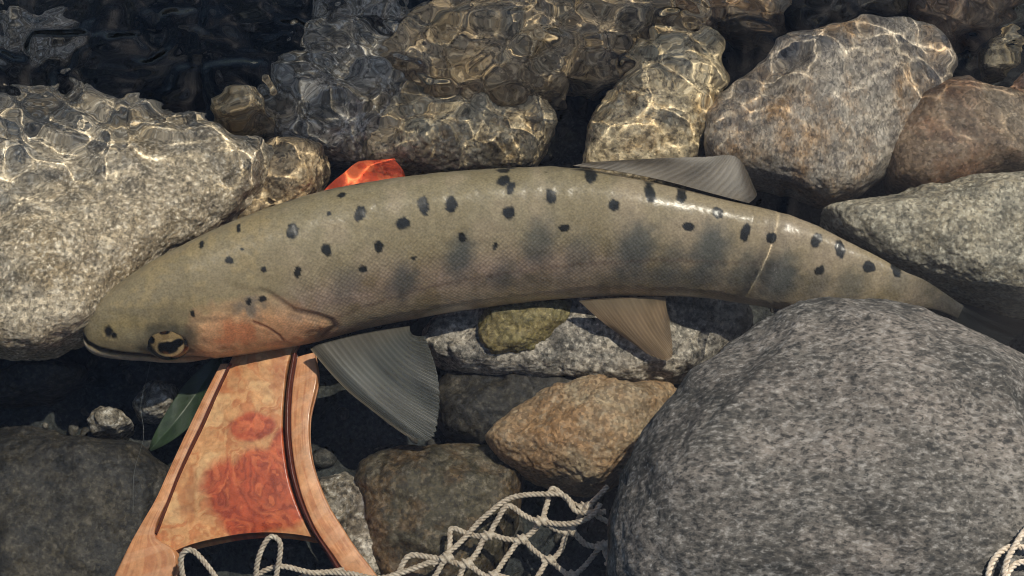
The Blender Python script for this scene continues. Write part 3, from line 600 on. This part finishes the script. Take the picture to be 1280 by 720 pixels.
fin('pectoral_fin', [(388, 436), (400, 430), (440, 420), (480, 412), (512, 407)], [(508, 545), (540, 549), (549, 515), (546, 465), (532, 420)], (116, 116, 106), (100, 102, 96), (112, 104, 88),
    [-.014, -.013, -.013, -.013, -.014], [-.024, -.024, -.024, -.022, -.019], 22, 'broad grey-green pectoral fin spread below the gills', mid=(-9, 6), alpha=0.5, seed=5, wob=0.0008, c_edge=(150, 136, 108))
fin('pelvic_fin', [(724, 376), (750, 374), (790, 372), (832, 370)], [(788, 426), (812, 444), (839, 448), (837, 398)], (178, 154, 122), (166, 142, 114), (142, 128, 104),
    [-.013, -.013, -.013, -.013], [-.024, -.025, -.025, -.020], 20, 'peach coloured pelvic fin hanging below the belly', mid=(-2, 2), alpha=0.4, seed=8, wob=0.0006)
fin('caudal_fin', [(1198, 377), (1196, 384), (1193, 391), (1190, 398)], [(1296, 406), (1272, 418), (1262, 432), (1284, 462)], (40, 44, 46), (24, 29, 32), (52, 53, 52),  # fin colours kept near black to carry the shade of the gap
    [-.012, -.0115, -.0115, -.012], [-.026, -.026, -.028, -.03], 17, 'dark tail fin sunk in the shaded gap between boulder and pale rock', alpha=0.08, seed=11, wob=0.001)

# ------------------------------------------------------------------ landing net
net = empty('landing_net', P(np.array(330.), np.array(560.), np.array(-0.03)))
tag(net, 'wooden landing net with red burl handle and twisted white cords under the trout', 'landing net')
def slab(name, left, right, zt, thick, mat, paint, n=320, m=70, crown=0.0012, edge=0.10, parent=net, label=None, bow=0.0):
    """a shaped piece of wood between two edge curves (picture points with heights), rounded edges, closed underside"""
    l = spline(left, n); r = spline(right, n)
    w = np.linspace(0, 1, m)[None, :]; u = np.linspace(0, 1, n)[:, None]
    px = l[:, :1]*(1-w)+r[:, :1]*w; py = l[:, 1:2]*(1-w)+r[:, 1:2]*w
    py = py-bow*np.sin(w*math.pi)*u**6
    z0 = np.interp(u[:, 0], np.linspace(0, 1, len(zt)), zt)[:, None]+0*w
    ed = np.minimum(w, 1-w)/edge; rnd = np.sqrt(np.clip(1-(1-np.clip(ed, 0, 1))**2, 0, 1))
    p = P(px, py, z0); p[..., 2] += -thick*0.5*(1-rnd)+crown*np.sin(w*math.pi)
    q = P(px, py, z0); q[..., 2] += -thick+thick*0.4*(1-rnd)
    V = np.vstack([p.reshape(-1, 3), q.reshape(-1, 3)]); g = grid_faces(n, m); k = n*m
    ring = np.concatenate([np.arange(m), np.arange(1, n)*m+m-1, (n-1)*m+np.arange(m-2, -1, -1), np.arange(n-2, 0, -1)*m])
    r2 = np.roll(ring, -1); F = np.vstack([g, g[:, ::-1]+k, np.stack([ring, r2, r2+k, ring+k], 1)])
    col = paint(px, py, np.broadcast_to(u, px.shape), np.broadcast_to(w, px.shape))
    o = mesh_np(name, V, F[:, ::-1], mat, parent, col=np.vstack([col.reshape(-1, 3)]*2))
    if label: o['label'] = label
    return o
M_wood = attr_mat('net_wood', rough=0.4, spec=0.2, noise=0.22, nscale=420, bump=0.2, bscale=700, coat=0.12)
def ell(px, py, cx, cy, rx, ry, a=0.0):
    dx, dy = px-cx, py-cy; return np.hypot((dx*math.cos(a)+dy*math.sin(a))/rx, (-dx*math.sin(a)+dy*math.cos(a))/ry)
def paint_burl(px, py, u, w):
    q = np.stack([px.ravel()/26, py.ravel()/26, np.zeros(px.size)], 1)
    a = fbm(q*0.7, 4, 301).reshape(px.shape); b = fbm(q*1.5+np.stack([a.ravel()*2]*3, 1), 4, 311).reshape(px.shape)
    rings = 0.5+0.5*np.sin((a*5+b*1.5+np.hypot(px-330, py-600)/7)*1.7)
    col = np.ones(px.shape+(3,))*C(206, 154, 104); col = lay(col, sstep(-0.1, 0.5, b)*0.7, C(186, 112, 68)); col = lay(col, sstep(0.15, 0.6, -a)*0.6, C(216, 178, 128)); col = lay(col, rings**3*0.35, C(150, 88, 48)); col = lay(col, sstep(0.2, 0.7, fbm(q*np.array([0.9, 0.35, 1])+3, 4, 321).reshape(px.shape))*0.55, C(168, 100, 58))
    e1 = ell(px, py, 316, 534, 32, 21, -0.1)+0.16*a
    e2 = np.minimum(ell(px, py, 328, 614, 70, 58, -0.35)+0.14*a, ell(px, py, 362, 566, 30, 42, 0.3)+0.14*a)
    e3 = np.minimum(ell(px, py, 452, 222, 66, 34, -0.15), ell(px, py, 420, 265, 60, 40, -0.3))+0.18*a
    red = np.maximum(np.maximum(sstep(1.12, 0.8, e1)*0.9, sstep(1.12, 0.86, e2)*0.92), sstep(1.2, 1.0, e3))
    rc = np.ones(px.shape+(3,))*C(178, 74, 42); rc = lay(rc, rings**2*0.75, C(128, 40, 24)); rc = lay(rc, sstep(0.1, 0.7, -b)*0.5, C(214, 112, 66))
    rc = lay(rc, sstep(330, 260, py), np.where((b > 0.1)[..., None], C(232, 110, 62), C(222, 84, 44)))  # butt end painted brighter, its strong sunlight put into the red
    col = col*(1-red[..., None])+rc*red[..., None]
    return col
def paint_strip(seed):
    def f(px, py, u, w):
        q = np.stack([w.ravel()*5, u.ravel()*9, np.zeros(px.size)], 1)
        a = fbm(q*np.array([3, 1, 1]), 4, seed).reshape(px.shape)
        col = np.ones(px.shape+(3,))*C(204, 146, 100); col = lay(col, sstep(-0.2, 0.6, a)*0.7, C(178, 112, 72)); col = lay(col, sstep(0.2, 0.6, np.sin(u*70))*0.25, C(222, 176, 138)); col = lay(col, sstep(0.3, 0.5, np.abs(w-0.5))*0.3, C(150, 90, 56))  # regular paler bands across the strip, darker along both edges
        return col
    return f
def paint_inlay(px, py, u, w): return np.ones(px.shape+(3,))*C(92, 44, 32)
ZN = [-.017, -.021, -.0235, -.0245, -.026, -.028]
# middle of the handle: burl from the butt (beyond the fish) to the arch of the hoop
slab('handle', [(446, 203), (398, 244), (360, 320), (318, 390), (288, 448), (262, 500), (236, 560), (214, 612), (193, 668), (190, 705)],
     [(494, 199), (504, 226), (452, 300), (402, 380), (366, 440), (357, 490), (356, 545), (364, 600), (384, 650), (398, 672)], ZN, 0.009, M_wood, paint_burl, n=420, m=120, crown=0.0004, edge=0.03, bow=20.0, label='burl wood handle, golden with deep red patches')
slab('frame_strip', [(275, 455), (248, 508), (220, 566), (196, 618), (168, 668), (136, 730), (104, 800), (90, 860)], [(287, 455), (260, 510), (236, 562), (214, 614), (194, 668), (224, 700), (190, 770), (170, 860)], [-.0235, -.0235, -.024, -.025, -.026, -.027], 0.010, M_wood, paint_strip(331), m=40, crown=0.0002, edge=0.05, label='pale laminated strip curving down the outer side of the net')
slab('frame_strip', [(371, 446), (364, 490), (363, 545), (371, 600), (392, 655), (420, 700), (446, 745), (480, 830)], [(394, 440), (397, 470), (388, 520), (392, 575), (414, 632), (444, 680), (476, 722), (530, 800)], [-.0235, -.0235, -.024, -.025, -.026, -.027], 0.010, M_wood, paint_strip(337), m=40, crown=0.0002, edge=0.06, label='tan laminated strip with faint paler bands along the curved arm')
slab('inlay_line', [(365.5, 442), (357.5, 490), (356.5, 545), (364.5, 600), (385, 652), (411, 697), (437, 745)], [(371.5, 442), (364.5, 490), (363.5, 545), (371.5, 600), (392.5, 655), (420.5, 700), (446.5, 745)], [-.0231, -.0231, -.0237, -.0247, -.0257, -.0265], 0.004, M_wood, paint_inlay, m=12, label='dark brown inlay line between burl and tan strip')
slab('inlay_line', [(285, 455), (259, 510), (234.5, 562), (212.5, 614), (192.5, 668)], [(290, 455), (263.5, 510), (239, 562), (216.5, 614), (196, 668)], [-.0231, -.0231, -.0237, -.0247, -.0257], 0.004, M_wood, paint_inlay, m=12, label='dark brown inlay line beside the pale strip')

# cords of the net bag: three plies laid round each other
def cord_mat():
    m, nt, b = new_mat('net_cord_cotton'); L = nt.links.new
    tc = N(nt, 'ShaderNodeTexCoord'); nz = N(nt, 'ShaderNodeTexNoise', i_Scale=900/K, i_Detail=4.0); L(tc.outputs['Object'], nz.inputs['Vector'])
    L(ramp(nt, nz.outputs[0], [(0.3, tuple(C(158, 142, 122))), (0.7, tuple(C(222, 210, 190)))]), b.inputs['Base Color']); b.inputs['Roughness'].default_value = 0.85
    bp = N(nt, 'ShaderNodeBump', i_Strength=0.4, i_Distance=0.0004*K); L(nz.outputs[0], bp.inputs['Height']); L(bp.outputs[0], b.inputs['Normal'])
    return m
M_cord = cord_mat()
def cord(pts, z, rad=0.00082, pitch=0.0042):
    p = spline([(a, b, c) for (a, b), c in zip(pts, np.interp(np.linspace(0, 1, len(pts)), np.linspace(0, 1, len(z)), z))], 40*len(pts))
    w = P(p[:, 0], p[:, 1], p[:, 2])
    s = np.concatenate([[0], np.cumsum(np.linalg.norm(np.diff(w, axis=0), axis=1))]); n = max(40, int(s[-1]/0.0004))
    t = np.linspace(0, s[-1], n); w = np.stack([np.interp(t, s, w[:, k]) for k in range(3)], 1)
    tg = np.gradient(w, axis=0); tg /= np.linalg.norm(tg, axis=1, keepdims=True)
    a = np.cross(tg, np.array([0.2, 0.3, 0.93])); a /= np.linalg.norm(a, axis=1, keepdims=True); b = np.cross(tg, a)
    V = []; F = []; k = 0; m = 9
    for q in range(3):
        ph = 2*math.pi*t/pitch+q*2*math.pi/3
        c = w+rad*0.52*(np.cos(ph)[:, None]*a+np.sin(ph)[:, None]*b)
        an = np.linspace(0, 2*math.pi, m, endpoint=False)
        ring = c[:, None]+rad*0.60*(np.cos(an)[None, :, None]*a[:, None]+np.sin(an)[None, :, None]*b[:, None])
        V.append(ring.reshape(-1, 3)); F.append(grid_faces(n, m, True)+k); k += n*m
    return mesh_np('net_cord', np.vstack(V), np.vstack(F), M_cord, net)
CORDS = [([(232, 740), (226, 700), (240, 690), (262, 712), (285, 745)], [-.022, -.016, -.014, -.016, -.02]),
         ([(318, 745), (322, 700), (336, 672), (350, 680), (346, 715), (338, 750)], [-.022, -.015, -.012, -.012, -.016, -.02]),
         ([(300, 760), (318, 722), (350, 708), (392, 716), (430, 712)], [-.024, -.022, -.02, -.022, -.024]),
         ([(350, 745), (384, 718), (430, 716), (470, 722), (500, 716), (545, 700)], [-.026, -.024, -.022, -.02, -.019, -.019]),
         ([(540, 706), (572, 682), (604, 648), (640, 622), (690, 618), (708, 622), (722, 640), (757, 640)], [-.0195, -.019, -.018, -.016, -.016, -.016]),
         ([(750, 630), (742, 642), (725, 652), (700, 655), (670, 650)], [-.012, -.014, -.017, -.018])]
# a slack patch of diamond meshes, knotted where the cords meet
rng = np.random.default_rng(12)
NR, NCOL = 5, 10
node = {}
for r in range(NR+1):
    for i in range(NCOL+1):
        t = i/NCOL
        a = np.array([455+300*t, 745-135*math.sin(min(1, t*1.08)*math.pi/2)]); b = np.array([500+275*t, 800-75*t])
        q = a*(1-r/NR)+b*(r/NR)+rng.normal(size=2)*np.array([5.5, 3.5]); node[r, i] = (q[0], q[1], -0.0185-0.004*(r/NR)+0.0028*rng.normal()*0.6)
for r in range(NR):
    pts = [node[r+((i+r) % 2), i] for i in range(NCOL+1)]
    fine_pts = []
    for a, b in zip(pts[:-1], pts[1:]):
        fine_pts += [a, tuple((np.array(a)+np.array(b))/2+np.array([rng.normal()*2.5, 2.5+rng.normal()*2, -0.0008]))]
    fine_pts.append(pts[-1])
    CORDS.append(([p[:2] for p in fine_pts], [p[2] for p in fine_pts]))
kd, kf = cube_sphere(9)
for r in range(1, NR):
    for i in range(NCOL+1):
        if (i+r) % 2 == 0:
            x, y, z = node[r, i]; c = P(np.array(x), np.array(y), np.array(z))
            kv = kd*np.array([0.0021, 0.0016, 0.0015])*(1+0.22*np.sin(kd[:, :1]*7+kd[:, 1:2]*4+r))
            mesh_np('knot', kv+c, kf, M_cord, net)
for pts, z in CORDS: cord(pts, z)
bv = np.empty(len(boulder.data.vertices)*3); boulder.data.vertices.foreach_get('co', bv); bv = (bv.reshape(-1, 3)+np.array(boulder.location))/K
bt = DIST-bv@TV; bpx = 640+(bv@RV)*DIST/bt/S; bpy_ = 360-(bv@UV)*DIST/bt/S
def on_boulder(x, y):
    near = np.hypot(bpx-x, bpy_-y) < 14
    return float(bv[near, 2].max()) if near.any() else 0.03
for pts, up in (([(1238, 770), (1234, 730), (1242, 700), (1262, 684), (1290, 686)], 0.0), ([(1258, 770), (1256, 712), (1270, 680), (1284, 660), (1304, 640)], 0.0022), ([(1246, 745), (1266, 708), (1290, 702), (1312, 704)], 0.001)):
    cord(pts, [on_boulder(*q)+0.001+up for q in pts])

# ------------------------------------------------------------------ leaf, line
def build_leaf():
    n, m = 90, 31
    ax = spline([(276, 445), (252, 482), (222, 524), (188, 562)], n); t = np.linspace(0, 1, n)
    wd = 19*np.sin(np.clip(t*0.97+0.02, 0, 1)*math.pi)**0.75
    tg = np.gradient(ax, axis=0); tg /= np.linalg.norm(tg, axis=1, keepdims=True); nr = np.stack([-tg[:, 1], tg[:, 0]], 1)
    w = np.linspace(-1, 1, m)
    px = ax[:, :1]+nr[:, :1]*wd[:, None]*w; py = ax[:, 1:]+nr[:, 1:]*wd[:, None]*w
    z = -0.036-0.004*t[:, None]+0.0016*np.abs(w)[None]+0.0005*np.sin(t[:, None]*11+w*2)
    p = P(px, py, z); V = np.vstack([p.reshape(-1, 3), (p-np.array([0, 0, .0003])).reshape(-1, 3)])
    g = grid_faces(n, m); k = n*m
    ring = np.concatenate([np.arange(m), np.arange(1, n)*m+m-1, (n-1)*m+np.arange(m-2, -1, -1), np.arange(n-2, 0, -1)*m]); r2 = np.roll(ring, -1)
    vein = np.maximum(sstep(0.10, 0.02, abs(w))[None]+0*px, 0.5*sstep(0.75, 1, np.cos((t[:, None]*26-abs(w)*5)*2)))
    col = np.ones(px.shape+(3,))*C(44, 60, 38); col = lay(col, vein*0.5, C(70, 84, 56)); col = col*(1+0.2*fbm(np.stack([px.ravel()/9, py.ravel()/9, 0*px.ravel()], 1), 3, 5).reshape(px.shape)[..., None])
    o = mesh_np('leaf', V, np.vstack([g, g[:, ::-1]+k, np.stack([ring, r2, r2+k, ring+k], 1)]), attr_mat('leaf_green', rough=0.45, noise=0.2, nscale=400), col=np.vstack([col.reshape(-1, 3)]*2))
    tag(o, 'long dark green leaf half under the wooden net handle', 'leaf')
build_leaf()
def build_line():
    p = spline([(190, 446, -.016), (184, 470, -.022), (176, 505, -.028), (180, 545, -.03), (168, 590, -.026), (166, 640, -.024)], 120)
    w = P(p[:, 0], p[:, 1], p[:, 2]); an = np.linspace(0, 2*math.pi, 6, endpoint=False); r = 0.00005
    ring = w[:, None]+r*np.stack([np.cos(an), 0*an, np.sin(an)], 1)[None]
    m, nt, b = new_mat('nylon_line'); b.inputs['Base Color'].default_value = (0.16, 0.17, 0.16, 1); b.inputs['Roughness'].default_value = 0.25
    tag(mesh_np('fishing_line', ring.reshape(-1, 3), grid_faces(120, 6, True), m), 'thin clear fishing line trailing from the mouth of the trout', 'line')
build_line()
build_water()
for o in list(sc.objects):
    if '_o' in o: del o['_o']
